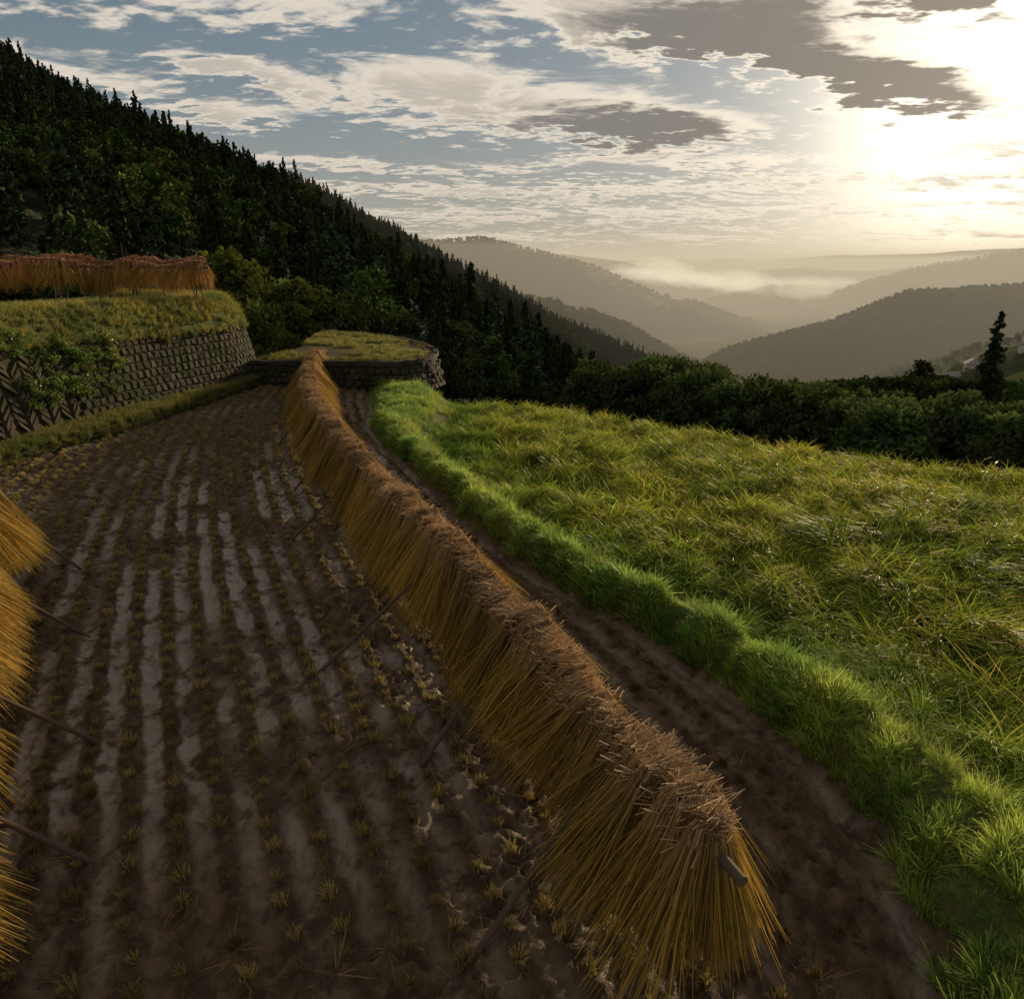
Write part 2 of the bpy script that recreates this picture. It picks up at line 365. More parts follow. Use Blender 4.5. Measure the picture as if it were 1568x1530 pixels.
# ---- bund
N=240;L=resamp(bL,N);Rr=resamp(bR,N);L[:,0]+=ewob(L[:,1])
ts=np.array([-.12,0,.05,.12,.22,.35,.5,.65,.8,.95,1.05,1.3,1.7]);hs=np.array([-.12,-.02,.10,.20,.27,.31,.34,.35,.33,.27,.15,-.12,-.5])
P=np.zeros((N,len(ts),3))
for j,(t,h) in enumerate(zip(ts,hs)):
    P[:,j,:2]=L+(Rr-L)*t;P[:,j,2]=h+.12*(fbm(P[:,j,0]*2.2,P[:,j,1]*2.2,3,2)-.5)
gridobj('grass_bund',P,M_turf)
def bund_pts(n,t0,t1):
    i=rng.random(n)**.8*(N-2);i0=i.astype(int);f=(i-i0)[:,None]
    t=R(t0,t1,n);l=L[i0]*(1-f)+L[i0+1]*f;r=Rr[i0]*(1-f)+Rr[i0+1]*f
    xy=l+(r-l)*t[:,None];z=np.interp(t,ts,hs)+.12*(fbm(xy[:,0]*2.2,xy[:,1]*2.2,3,2)-.5)
    return np.c_[xy,z-.02]
def grasstint(p,k=0):
    f=fbm(p[:,0]*1.7,p[:,1]*1.7,3,51+k)[:,None];g_=fbm(p[:,0]*5,p[:,1]*5,2,91+k)[:,None];return (1+(f-.5)*np.array([1.5,.8,.6]))*(.7+.6*g_)
G=[(.18,.31,.040),(.25,.38,.050),(.13,.24,.035)]
tuft=[raw([blades(34,.05,.14,1.,.006,G,(.36,.48,.11),base=.05,K=4)]) for _ in range(5)]
tuftf=[raw([blades(15,.05,.14,1.,.010,G,(.36,.48,.11),base=.07,K=3)]) for _ in range(5)]
p=bund_pts(12500,-.06,1.2);n=len(p);edge=sst(.3,.7,fbm(p[:,0]*3,p[:,1]*3,3,4));s_=R(.55,1.4,n)*(.45+1.0*edge);nr_=np.hypot(p[:,0],p[:,1])<8
for nm,k,pr in (('bund_grass',nr_,tuft),('bund_grass',~nr_,tuftf)): bake(nm,p[k],spin(k.sum(),.4),s_[k],pr,M_grass,var=.35,tint=grasstint(p[k]))
tall=[raw([blades(34,.16,.38,1.1,.009,[(.14,.25,.035),(.18,.29,.045),(.2,.24,.06)],(.32,.37,.1),base=.1,K=5)]) for _ in range(4)]
p=bund_pts(2300,.8,1.8);p=p[fbm(p[:,0]*1.5,p[:,1]*1.5,3,97)>.42];n=len(p)
bake('field_edge_grass',p,spin(n,.5),R(.3,1.0,n),tall,M_grass,var=.35,tint=grasstint(p,3))
# ---- rice field
riceFar=np.array([(-3.6,26.4),(-1.7,24.2),(1.3,23.2),(5.4,19.6),(8.,17.5),(10.9,15.6),(17,11.3),(25,5.5),(32,0)])
def ricey(x):return np.interp(x,riceFar[:,0],riceFar[:,1])
RZ=-.40
xs=np.linspace(-3.6,32,170);vv=np.r_[np.linspace(0,1,60),1.02,1.06,1.12]
XX=np.repeat(xs[:,None],len(vv),1);Y0=np.full(170,-1.)
for i,x in enumerate(xs):
    Y0[i]=-1. if x>4 else np.interp(x,np.maximum.accumulate(bR[:,0]),bR[:,1])-.5
Y1=ricey(xs);YY=Y0[:,None]+(Y1-Y0)[:,None]*np.minimum(vv,1)[None,:]
ex=np.maximum(vv-1,0)[None,:]*30;XX=XX+ex*.55;YY=YY+ex
ZZ=np.full_like(XX,RZ)+.05*(fbm(XX,YY,3,6)-.5);ZZ[:,-3]=RZ-.3;ZZ[:,-2]=-1.4;ZZ[:,-1]=-2.8
gridobj('rice_field_soil',np.stack([XX,YY,ZZ],2),M_soil)
def ricepl(n,h0,h1,cols,tip,wd=.010,K=6):
    h=R(h0,h1,n);a=R(-.7,.7,n)+np.where(rng.random(n)<.3,R(-3,3,n),0);t=np.linspace(0,1,K)[None,:]
    lean=R(.5,1.7,n)[:,None]
    ang=.1+lean*t*1.7
    dz=np.cos(ang);dh=np.sin(ang);st=h[:,None]/(K-1)
    zz=np.cumsum(np.c_[np.zeros(n),dz[:,:-1]*st],1);hh=np.cumsum(np.c_[np.zeros(n),dh[:,:-1]*st],1)
    P=np.zeros((n,K,3));bx=R(-.08,.08,n);by=R(-.08,.08,n)
    P[:,:,0]=bx[:,None]+hh*np.cos(a)[:,None];P[:,:,1]=by[:,None]+hh*np.sin(a)[:,None];P[:,:,2]=np.maximum(zz,.02)
    cols=np.array(cols);cc=cols[rng.integers(0,len(cols),n)]*R(.6,1.4,n)[:,None];C=np.repeat(cc[:,None,:],K,1)
    C=C*(1-t[:,:,None])+np.array(tip)*t[:,:,None]*R(.6,1.3,n)[:,None,None]
    return ribbons(P,wd*(1-.7*t**2)+0*h[:,None],C)
RC=[(.12,.23,.022),(.17,.27,.025)]
ricn=[raw([ricepl(42,.34,.58,RC,(.33,.42,.05)),ricepl(13,.40,.62,[(.24,.24,.035),(.30,.26,.05)],(.46,.39,.08))]) for _ in range(6)]
ricf=[raw([ricepl(18,.34,.58,RC,(.33,.42,.05),.018,5),ricepl(8,.40,.62,[(.24,.24,.035),(.30,.26,.05)],(.46,.39,.08),.016,5)]) for _ in range(6)]
pts=[]
for x in np.arange(-3.5,28,.175):
    for y in np.arange(2,27,.175):
        if y>ricey(x)-.1 or x<bRx(y)+.28 or x>y*.85+4: continue
        pts.append((x+R(-.1,.1),y+R(-.1,.1),RZ))
p=np.array(pts);n=len(p)
dB=p[:,0]-bRx(p[:,1])
th=-2.3+5*(fbm(p[:,0]*.6,p[:,1]*.6,3,21)-.5)*2+R(-.7,.7,n)
hs_=(.5+1.1*fbm(p[:,0]*1.7,p[:,1]*1.7,3,31))*(.72+.28*sst(.3,2.5,dB))
tilt=1.8*(fbm(p[:,0]*1.7+9,p[:,1]*1.7,2,41)-.3)
ro=np.stack([np.zeros(n),np.clip(tilt,0,1.1),th],1);sc_=np.stack([hs_,hs_,hs_*R(.8,1.15,n)],1)
gr=(1-sst(.3,3.,dB))[:,None]*np.array([-.25,.0,.0]);ti=(1+gr)*(1+(fbm(p[:,0]*.7,p[:,1]*.7,3,61)[:,None]-.5)*np.array([1.2,.8,.6]))*(.65+.8*fbm(p[:,0]*2.6,p[:,1]*2.6,2,63)[:,None])
nr_=np.hypot(p[:,0],p[:,1])<9.
for k,pr in ((nr_,ricn),(~nr_,ricf)): bake('rice_crop',p[k],ro[k],sc_[k],pr,M_rice,var=.28,tint=ti[k])
# ================================================ STRAW RACKS
def bundle(n=95,wm=1.,nc=70):
    a=Acc()
    L0=R(.8,1.12,n);fan=R(-1,1,n);thick=R(0,1,n)
    P=np.zeros((n,6,3))
    butt=R(.08,.24,n)
    P[:,0,0]=fan*.09+R(-.04,.04,n);P[:,0,1]=-butt*R(.1,1.,n)+.04;P[:,0,2]=.04+butt*R(.0,.5,n)
    P[:,1,0]=fan*.03;P[:,1,1]=.05+thick*.07;P[:,1,2]=.05+thick*.06
    out=.12+thick*.24;cv=R(-.06,.06,n)
    for j,f in ((2,.25),(3,.5),(4,.78),(5,1.)):
        P[:,j,0]=fan*(.03+.17*f**1.2)+R(-.014,.014,n)+cv*f*f
        P[:,j,1]=.06+out*f**.75*1.3+.10*f**2*thick
        P[:,j,2]=.05-L0*f*.92+thick*.05
    g=np.array([(.42,.26,.055),(.35,.23,.05),(.48,.30,.065),(.27,.21,.05)])[rng.integers(0,4,n)]*R(.55,1.35,n)[:,None]
    b=np.array([(.42,.27,.14),(.30,.18,.09),(.52,.35,.19)])[rng.integers(0,3,n)]
    kk=np.array([0,.2,.7,1,1,1])[None,:,None]
    C=b[:,None,:]*(1-kk)+g[:,None,:]*kk
    W=np.array([.006,.007,.0065,.006,.006,.003])[None,:]*wm
    a.add(*ribbons(P,W,C))
    n=nc;x=R(-.09,.09,n);P=np.zeros((n,2,3));P[:,0,0]=x;P[:,0,1]=R(-.15,.20,n);P[:,0,2]=R(.02,.12,n)-np.abs(P[:,0,1])*.3
    P[:,1]=P[:,0]+np.stack([R(-.06,.06,n),R(-.10,.10,n),R(-.02,.06,n)],1)
    b=np.array([(.47,.31,.17),(.32,.20,.10),(.57,.40,.23)])[rng.integers(0,3,n)]*R(.7,1.2,n)[:,None]
    a.add(*ribbons(P,.008*wm,np.repeat(b[:,None,:],2,1)))
    return a.raw()
bun=[bundle() for _ in range(8)];bunf=[bundle(40,1.9,24) for _ in range(6)]
def rack(path,ztop,feet=(),step=.1,zg=0.,pole=.3,far=False,tint=None):
    e=empty('straw_drying_rack')
    path=np.array(path,float);s=np.r_[0,np.cumsum(np.linalg.norm(np.diff(path,axis=0),axis=1))]
    n=int(s[-1]/step);t=np.linspace(0,s[-1],n);xy=np.stack([np.interp(t,s,path[:,k]) for k in (0,1)],1)
    tg=np.gradient(xy,axis=0);yaw=np.arctan2(tg[:,1],tg[:,0])
    pt=[];ro=[];sc=[];k2=1.8 if far else 1.
    sag=k2*(.12*(fbm(t*.8,t*0,2,3)-.5)+.12*(vn(t*2.6,t*0,5)-.5))
    lump=[.68+.7*vn(t*2.6,t*0,9),.68+.7*vn(t*2.6,t*0+4,19)]
    lean=[k2*.6*(vn(t*2.,t*0,29)-.5)*2,k2*.6*(vn(t*2.,t*0,39)-.5)*2]
    bt=.72+.56*vn(t*2.3,t*0,49);tn=[]
    for i in range(n):
        for sd in (0,1):
            pt.append((xy[i,0]+R(-.03,.03),xy[i,1]+R(-.03,.03),ztop-.12+sag[i]+R(-.03,.03)));ro.append((R(-.07,.07),lean[sd][i]*.5+R(-.08,.08),yaw[i]+math.pi*sd+R(-.3,.3)))
            q=R(.9,1.08);sc.append((R(.9,1.25),q*lump[sd][i],q*R(.82,1.08)));tn.append(bt[i])
    for end in (0,n-1):
        for a_ in np.linspace(-1.2,1.2,9):
            pt.append((xy[end,0],xy[end,1],ztop-.12));ro.append((0,0,yaw[end]+(math.pi/2 if end==0 else -math.pi/2)+a_+R(-.1,.1)));sc.append((1,.5,R(.8,.98)));tn.append(1.)
    tn=np.array(tn)[:,None]*np.array(tint if tint is not None else (1,1,1))[None,:]
    bake('straw_bundles',pt,ro,sc,bunf if far else bun,M_straw,var=.25,parent=e,tint=tn)
    A=Acc()
    d0=(xy[0]-xy[3]);d0/=np.linalg.norm(d0)
    prev=np.r_[xy[0]+d0*pole,ztop-.24]
    for q in np.arange(2.4,s[-1]+.1,2.4):
        c_=np.array([np.interp(q,s,path[:,0]),np.interp(q,s,path[:,1]),ztop-.2]);tube(A,prev,c_,.034,.034,12,(.12,.09,.065));prev=c_
    nl=max(2,int(s[-1]/2.0))
    for q in np.linspace(.15,s[-1]-.15,nl):
        c_=np.array([np.interp(q,s,path[:,0]),np.interp(q,s,path[:,1])]);k=int(np.clip(q/s[-1]*(n-1),0,n-1));nn_=np.array([-math.sin(yaw[k]),math.cos(yaw[k])])
        for sg in (-1,1):
            tube(A,np.r_[c_+nn_*sg*.28,zg-.1],np.r_[c_-nn_*sg*.08,ztop-.02],.024,.018,8,(.09,.065,.05))
    for (fx,fy) in feet:
        dd=np.hypot(xy[:,0]-fx,xy[:,1]-fy);k=int(np.argmin(dd));k=int(np.clip(k+3,0,n-1));c_=xy[k]
        f=np.array([fx,fy]);tube(A,np.r_[f,zg-.08],np.r_[c_+(c_-f)*.12,ztop-.08],.024,.017,8,(.11,.08,.058))
    link(bpy.data.objects.new('poles',A.mesh('poles',M_wood)),e)
    return e
ymain=np.linspace(3.45,27.6,60)
rack([(Mx(y),y) for y in ymain],1.22,[(-4.3,13.5),(-3.6,11.0),(-2.15,7.0),(-.85,5.4),(-.25,3.6),(-5.8,17.6),(-7.1,22.)])
rack([(-2.35,.4),(-2.9,1.6),(-3.35,2.6),(-3.85,3.5),(-4.4,4.4),(-5.05,5.4),(-5.6,6.3),(-6.2,7.4),(-6.8,8.5),(-7.35,9.75)],1.35,[(-6.21,9.82),(-5.03,7.84),(-3.8,5.8),(-3.05,4.35)])
rack([(-10.4,25.6),(-12.5,25.9),(-15,25.6),(-19,24.6),(-24,23)],4.35,[(-10.2,24.6),(-12.2,24.6),(-14.3,24.4),(-16.5,24)],zg=2.9,step=.16,far=True,tint=(1.,.85,.95))
rack([(-11.5,28.6),(-14,28.9),(-19,28.),(-25,26.5)],4.5,[],zg=2.9,step=.17,far=True,tint=(1.,.85,.95))
# ================================================ TERRACES AND WALLS
def wall(name,base,z0,z1,batter,bw,bh,herring=0.,rnd=.02,prot=.05,stones=False):
    e=empty(name)
    base=resamp(base,120);s=np.r_[0,np.cumsum(np.linalg.norm(np.diff(base,axis=0),axis=1))];tot=s[-1]
    tg=np.gradient(base,axis=0);tg/=np.linalg.norm(tg,axis=1)[:,None]
    z0=np.atleast_1d(z0);z1=np.atleast_1d(z1)
    H=lambda u:(np.interp(u,np.linspace(0,tot,len(z0)),z0),np.interp(u,np.linspace(0,tot,len(z1)),z1))
    def pos(u,h,o):
        x=np.interp(u,s,base[:,0]);y=np.interp(u,s,base[:,1]);tx=np.interp(u,s,tg[:,0]);ty=np.interp(u,s,tg[:,1])
        nx,ny=ty,-tx
        a,b=H(u);zz=a+h
        o2=o-h*batter
        return np.stack([x+nx*o2,y+ny*o2,zz],-1)
    U,Hh=np.meshgrid(np.linspace(0,tot,150),np.linspace(0,1,8),indexing='ij');a,b=H(U)
    gridobj('backing',pos(U,Hh*(b-a),0*U-.02),M_soil,e)
    A=Acc();F=np.array([[4,5,6,7],[0,1,5,4],[1,2,6,5],[2,3,7,6],[3,0,4,7]])
    def block(c4,o):
        c4=np.array(c4);cen=c4.mean(0);jit=R(-rnd,rnd,(4,2))
        inn=cen+(c4-cen)*.66+jit*.6;outr=cen+(c4-cen)*.94+jit*.3
        V=np.concatenate([pos(outr[:,0],outr[:,1],np.full(4,-.01)),pos(inn[:,0],inn[:,1],o*R(.6,1.4,4))])
        A.add(V,F,(.5,.5,.5))
    u=0;col=0
    if herring>0:
        cw=.38
        while u<herring:
            a,b=H(u);hh=-cw;sg=1 if col%2 else -1
            while hh<(b-a)+cw*.1:
                h0,h1=(hh,hh+cw*.9) if sg>0 else (hh+cw*.9,hh)
                cc=[(u,h0),(u+cw,h1),(u+cw,h1+.18),(u,h0+.18)]
                if min(h0,h1)>=0 and max(h0,h1)+.18<=b-a and rng.random()>.03: block(cc,prot*R(.5,1.2))
                hh+=.19
            u+=cw;col+=1
    ust=u;a,b=H(ust);r=0;hh=0.
    while hh<max(z1-z0)+bh:
        u=ust+(bw*.5 if r%2 else 0)
        while u<tot-bw*.5:
            w_=bw*R(.8,1.2) if stones else bw*R(.93,1.07)
            a,b=H(u+w_/2);hb=bh
            if hh+hb<=b-a+.02: block([(u,hh),(u+w_,hh),(u+w_,hh+hb),(u,hh+hb)],prot*R(.5,1.5) if stones else prot)
            u+=w_
        hh+=bh;r+=1
    link(bpy.data.objects.new('blocks',A.mesh('blocks',M_stone)),e)
    return e
WB=np.array([(-14,9),(-12.3,13),(-11.7,16.3),(-11.4,19.3),(-10.55,22.9),(-9.6,26.2),(-9.5,27.8),(-10.3,29.6),(-12.5,31.2),(-16,32.5)])
WZ=[2.7,2.65,2.5,2.35,2.25,2.2,2.2,2.2,2.2]
wall('block_retaining_wall',WB,.25,WZ,.22,.28,.24,herring=10.5,prot=.06,rnd=.035)
ye=np.linspace(8,27,120);WBi=np.interp(ye,WB[:7,1],WB[:7,0])
P=np.zeros((120,8,3));tt=[-.02,.0,.03,.1,.3,.6,.9,1.1];hz_=[-.15,.0,.2,.27,.3,.3,.32,.33]
for j in range(8):
    off=.22*(fbm(ye*1.5,ye*0+j*.2,3,9)-.5)
    P[:,j,0]=padx(ye)-.05+(WBi-padx(ye)-.15)*tt[j]+off;P[:,j,1]=ye;P[:,j,2]=hz_[j]
gridobj('paddy_ledge',P,M_soil)
WT=resamp(WB,80);tg=np.gradient(WT,axis=0);tg/=np.linalg.norm(tg,axis=1)[:,None];inn=np.stack([-tg[:,1],tg[:,0]],1)
wtop=np.interp(np.linspace(0,1,80),np.linspace(0,1,9),WZ)
cols_=[];offs=[.38,.48,.7,1.0,1.4,2.0,2.8];fr_=[-.15,.25,.65,.95,1.,.9,.82]
for o,h in zip(offs,fr_):
    q=WT+inn*o;cols_.append(np.c_[q,wtop+(3.12-wtop)*h+.14*(fbm(q[:,0],q[:,1],3,5)-.5)])
q=WT+inn*2.8;tgt=np.array([-26.,24.])
for f in (.15,.35,.6,.85,1.): 
    qq=q*(1-f)+tgt*f;cols_.append(np.c_[qq,np.full(80,2.9)])
P=np.stack(cols_,1);gridobj('upper_terrace',P,M_turf)
nn_=8500;ii=(R(0,1,nn_)*78).astype(int);o=R(.33,2.4,nn_);q=WT[ii]+inn[ii]*o[:,None]+R(-.08,.08,(nn_,2))
tz=wtop[ii]+(3.12-wtop[ii])*np.interp(o,offs,fr_)-.04
dry=[raw([blades(26,.07,.2,1.,.011,[(.19,.21,.04),(.24,.21,.06),(.12,.18,.03)],(.32,.3,.08),base=.09)]) for _ in range(4)]
p=np.c_[q,tz];bake('terrace_grass',p,spin(nn_,.35),R(.5,1.5,nn_),dry,M_grass,tint=grasstint(p,7))
n=5000;yv=R(9,27,n);f=R(-.06,1.,n);xv=padx(yv)+(np.interp(yv,WB[:7,1],WB[:7,0])-padx(yv))*f
p=np.c_[xv,yv,np.where(f<.04,R(.02,.24,n),.26)];bake('ledge_grass',p,spin(n,.4),R(.35,1.,n),dry,M_grass,tint=grasstint(p,8)*.75)
# middle terrace with stone wall
MW=np.array([(-9.6,26.9),(-8,26.5),(-6.2,26.2),(-4.3,25.7),(-3.3,26.1),(-2.75,27.3),(-2.7,28.8),(-3.2,30.5),(-4.3,32.5),(-6,34.5),(-9,36)])
wall('dry_stone_wall',MW,[-.1,-.1,-.1,-.3,-.8,-1.2,-1.5],[.8,.82,.85,.9,1.0,1.1,1.2],.18,.3,.2,prot=.09,rnd=.05,stones=True)
W2=resamp(MW,70);tg=np.gradient(W2,axis=0);tg/=np.linalg.norm(tg,axis=1)[:,None];inn2=np.stack([-tg[:,1],tg[:,0]],1)
zt=np.linspace(.8,1.2,70);cols_=[]
for o,h in ((.10,-.1),(.10,.06),(.30,.06),(.34,-.02),(.7,-.04)):
    q=W2+inn2*o;cols_.append(np.c_[q,zt+h+.03*R(-1,1,70)])
q=W2+inn2*.7
for f in (.1,.25,.45,.7,1.):
    qq=q*(1-f)+np.array([-8.5,30.])*f;cols_.append(np.c_[qq,zt*(1-f)+1.1*f-.04])
P=np.stack(cols_,1)
M_fld=surfmat('fallow_field',(.13,.085,.05),(.13,.13,.04),1.3,bs=.8,bsc=9)
gridobj('fallow_terrace',P[:,2:],M_fld)
M_cap=surfmat('wall_cap',(.03,.026,.022),(.06,.052,.042),4,bs=.6)
gridobj('wall_coping',P[:,:4],M_cap,smooth=False)
n=3000;f=R(0,1,n)**.6;i=rng.integers(0,69,n);q=(W2+inn2*.45)[i]*f[:,None]+np.array([-8.5,30.])*(1-f[:,None])
keep=(fbm(q[:,0]*1.2,q[:,1]*1.2,3,2)>.47);z_=zt[i]*f+1.1*(1-f)-.02;q=q[keep];z_=z_[keep];n=len(q)
bake('fallow_grass',np.c_[q,z_],spin(n,.3),R(.4,1.,n),dry,M_grass)
# ================================================ TREES
def leaves(C,size,cols,n):
    a=R(-1,1,(n,3));a/=np.linalg.norm(a,axis=1)[:,None];b=np.cross(a,R(-1,1,(n,3)));b/=np.linalg.norm(b,axis=1)[:,None]
    s=(size*R(.6,1.3,n))[:,None];a=a*s;b=b*s*.55
    V=np.stack([C-a,C-b*1.0,C+a,C+b],1);k=np.arange(n)*4
    return V.reshape(-1,3),np.stack([k,k+1,k+2,k+3],1),np.repeat(cols,4,0)
def cedar(wd=2.1,nb=95,ls=.24,dens=1.):
    A=Acc();H=10.;tube(A,(0,0,-.6),(0,0,H*.95),.2,.03,6,(.05,.035,.025))
    Cs=[];cl=[]
    for i in range(nb):
        z=H*(.08+.92*(i/nb)**.85);r=(1-z/H)**.8*wd*R(.6,1.2)+.10;a=R(0,6.28)
        tip=np.array([math.cos(a)*r,math.sin(a)*r,z-.25*r])
        k=int((7+r*9)*dens);t=R(.25,1.,k)[:,None]
        base=np.array([0,0,z+.1]);p=base*(1-t)+tip*t+R(-.22,.22,(k,3))*(.25+.75*t)*min(1,r);Cs.append(p)
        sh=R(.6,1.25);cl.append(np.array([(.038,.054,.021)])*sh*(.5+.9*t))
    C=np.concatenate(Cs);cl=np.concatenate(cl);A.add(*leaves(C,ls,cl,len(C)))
    return A.mesh('cedar',M_tree)
def broad(H,rad,nl,ls,colA,trunk=True,lobes=14,zc=.62,flat=.8,mat=None,rawo=False):
    A=Acc();cen=[]
    for i in range(lobes):
        a=R(0,6.28);r=rad*R(0,.75);z=H*zc+R(-.32,.3)*H;cen.append((math.cos(a)*r,math.sin(a)*r,z,rad*R(.28,.5)))
    if trunk:
        tube(A,(0,0,-.5),(0,0,H*.45),.035*H*.5,.02*H*.5,7,(.06,.045,.035))
        for c in cen[:8]:tube(A,(0,0,H*.3),(c[0]*.8,c[1]*.8,c[2]),.012*H*.5,.003*H,5,(.06,.045,.035))
    Cs=[];cl=[]
    for c in cen:
        k=nl//lobes;d=rng.normal(size=(k,3));d/=np.linalg.norm(d,axis=1)[:,None];rr=c[3]*R(.45,1.08,k)[:,None]
        p=np.array(c[:3])+d*rr*np.array([1,1,flat]);Cs.append(p);sh=R(.65,1.35)
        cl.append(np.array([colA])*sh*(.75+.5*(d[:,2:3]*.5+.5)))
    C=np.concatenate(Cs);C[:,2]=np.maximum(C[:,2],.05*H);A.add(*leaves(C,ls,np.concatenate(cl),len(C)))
    if rawo: return A.raw()
    return A.mesh('broadleaf',mat or M_tree)
ced=[cedar(R(1.7,2.6)) for i in range(4)]
cedf=[cedar(R(1.8,2.8),45,.42,.7) for i in range(5)]
bro=[broad(8,3.2,1900,.27,(.055,.075,.022)) for _ in range(3)]
brof=[broad(8,3.2,620,.46,(.046,.066,.019),trunk=False) for _ in range(4)]
brl=[broad(8,3.2,1900,.27,(.10,.13,.028),mat=M_bush) for _ in range(2)]
brlf=[broad(8,3.2,620,.46,(.09,.11,.026),trunk=False) for _ in range(2)]
bus=[broad(2.6,1.3,1700,.10,(.065,.09,.027),lobes=12,zc=.52,mat=M_bush) for _ in range(4)]
weed=[broad(.8,.5,260,.055,(.11,.16,.03),trunk=False,lobes=7,zc=.45,rawo=True) for _ in range(3)]
wp=[]
for _ in range(42):
    a_=int(R(25,36));h=R(.35,1.);qq=WT[a_]+inn[a_]*(h*.45-.05)+R(-.1,.1,2);wp.append((qq[0],qq[1],.25+h*(wtop[a_]-.25)-.25))
for _ in range(14):
    a_=int(R(8,60));qq=WT[a_]+inn[a_]*.40;wp.append((qq[0],qq[1],wtop[a_]-.35))
wp=np.array(wp);bake('wall_weeds',wp,spin(len(wp),.4),R(.4,.95,len(wp)),weed,M_grass,tint=grasstint(wp,2))
def curvegrid(curves,secs,n):
    cs=[resamp(c,n) for c in curves];rows=[]
    for k,(a,b) in enumerate(zip(cs[:-1],cs[1:])):
        for j in range(secs[k]): rows.append(a+(b-a)*j/secs[k])
    rows.append(cs[-1]);return np.stack(rows,1)
base=[(-90,5,6),(-60,25,4),(-45,38,3),(-34,46,1.5),(-22,56,-2),(-10,70,-8),(8,95,-15),(35,150,-38),(80,260,-66),(150,430,-98)]
ridge=[(-330,300,138),(-231,378,89),(-216,415,79),(-173,439,58),(-114,453,39),(-74,479,22),(-36,501,-5),(31,533,-38),(83,569,-60),(145,610,-92)]
back=[(-500,600,60)]+[(x-60,y+220,z*.5-60) for x,y,z in ridge[1:]]
front=[(x+14,y-14,z-9) for x,y,z in base]
P=curvegrid([front,base,ridge,back],[3,60,12],150)
t=np.zeros(P.shape[:2]);t[:,3:64]=np.linspace(0,1,61)[None,:]
amp=np.sin(np.clip(t,0,1)*math.pi)
P[:,:,2]+=amp*(34*(fbm(P[:,:,0]/65,P[:,:,1]/65,4,9)-.45))
gridobj('forest_hillside',P,M_hill)
HP=P
def sampleg(P,n,i0,i1,j0,j1,pw=1.):
    i=R(i0,i1,n);j=j0+(j1-j0)*rng.random(n)**pw;a=i.astype(int);b=j.astype(int);fi=(i-a)[:,None];fj=(j-b)[:,None]
    a=np.clip(a,0,P.shape[0]-2);b=np.clip(b,0,P.shape[1]-2)
    return P[a,b]*(1-fi)*(1-fj)+P[a+1,b]*fi*(1-fj)+P[a,b+1]*(1-fi)*fj+P[a+1,b+1]*fi*fj
p=sampleg(HP,16500,4,148,3,66,.8)
mixm=fbm(p[:,0]/30,p[:,1]/30,3,14)
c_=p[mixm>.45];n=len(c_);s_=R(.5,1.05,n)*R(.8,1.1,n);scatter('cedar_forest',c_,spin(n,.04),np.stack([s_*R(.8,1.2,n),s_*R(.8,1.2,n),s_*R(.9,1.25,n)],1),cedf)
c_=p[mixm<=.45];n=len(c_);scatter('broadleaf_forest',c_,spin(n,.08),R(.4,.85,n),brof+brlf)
n=120;tt_=R(0,1,n);pc=np.array([(-40,34,2.2),(-26,44,1.),(-15,50,-2),(-6,60,-6),(0,72,-9)]);pp=resamp(pc,200)[(tt_*199).astype(int)]+np.c_[R(-4,4,n),R(-5,5,n),R(-1,0,n)]
scatter('terrace_edge_trees',pp,spin(n,.06),R(.4,.8,n),ced+bro)
n=26;pp=np.c_[R(-18,-8,n),R(37,44,n),R(-2.6,-.8,n)];scatter('terrace_edge_shrubs',pp,spin(n,.1),R(.4,.65,n),brl+bro)
def tree(name,x,y,z,me,s):
    o=link(bpy.data.objects.new(name,me));o.location=(x,y,z);o.scale=(s,s,s*1.05);o.rotation_euler=(0,0,R(0,6));return o
tree('broadleaf_tree',-14.2,39,-1.6,brl[0],.78);tree('broadleaf_tree',-12.4,36.5,-1.8,brl[1],.5)
for x,y,z,s in ((-2,82,-13,1.2),(1.5,86,-14,1.35),(4.,88,-15,1.15),(-6,80,-11,1.1),(6.5,92,-16,1.05),(9,84,-13,.75)):tree('cedar_tree',x,y,z,ced[int(R(0,4))],s)
HL=resamp([(2.5,34),(6,31),(9,27.5),(12,23.5),(15.5,19.5),(20,15.5),(27,9)],200)
n=240;i=rng.integers(0,199,n);hp=HL[i]+np.stack([R(-.3,3.4,n),R(-.3,3.4,n)],1);s_=R(.7,1.2,n)
hp_z=np.interp(hp[:,0],[2,9,15,25],[-2.9,-2.7,-2.55,-2.4])
scatter('shrub_hedge',np.c_[hp,hp_z],spin(n,.1),s_,bus)
for x,y,z,s in ((27,41.5,-5.2,.66),(25.6,39.5,-4.6,.48)):tree('cedar_tree',x,y,z,ced[1],s)
tree('broadleaf_tree',28,36,-5,bro[0],.68);tree('broadleaf_tree',31,37,-5,bro[2],.75);tree('broadleaf_tree',22.5,31,-4.4,bro[1],.52);tree('broadleaf_tree',20.6,26.5,-4,bro[0],.5)
tree('broadleaf_tree',50,90,-14.5,bro[0],.95)
n=6500;r_=90*(800/90)**rng.random(n);a=np.radians(R(4,46,n));x=r_*np.sin(a);y=r_*np.cos(a)
k=fbm(x/45,y/45,3,77)>.44;x,y=x[k],y[k];n=len(x);scatter('hillside_trees',np.c_[x,y,valley_z(x,y)-.5],spin(n,.05),R(.4,.85,n)*np.clip(np.hypot(x,y)/230,.6,1.1),brof+brlf+brof)
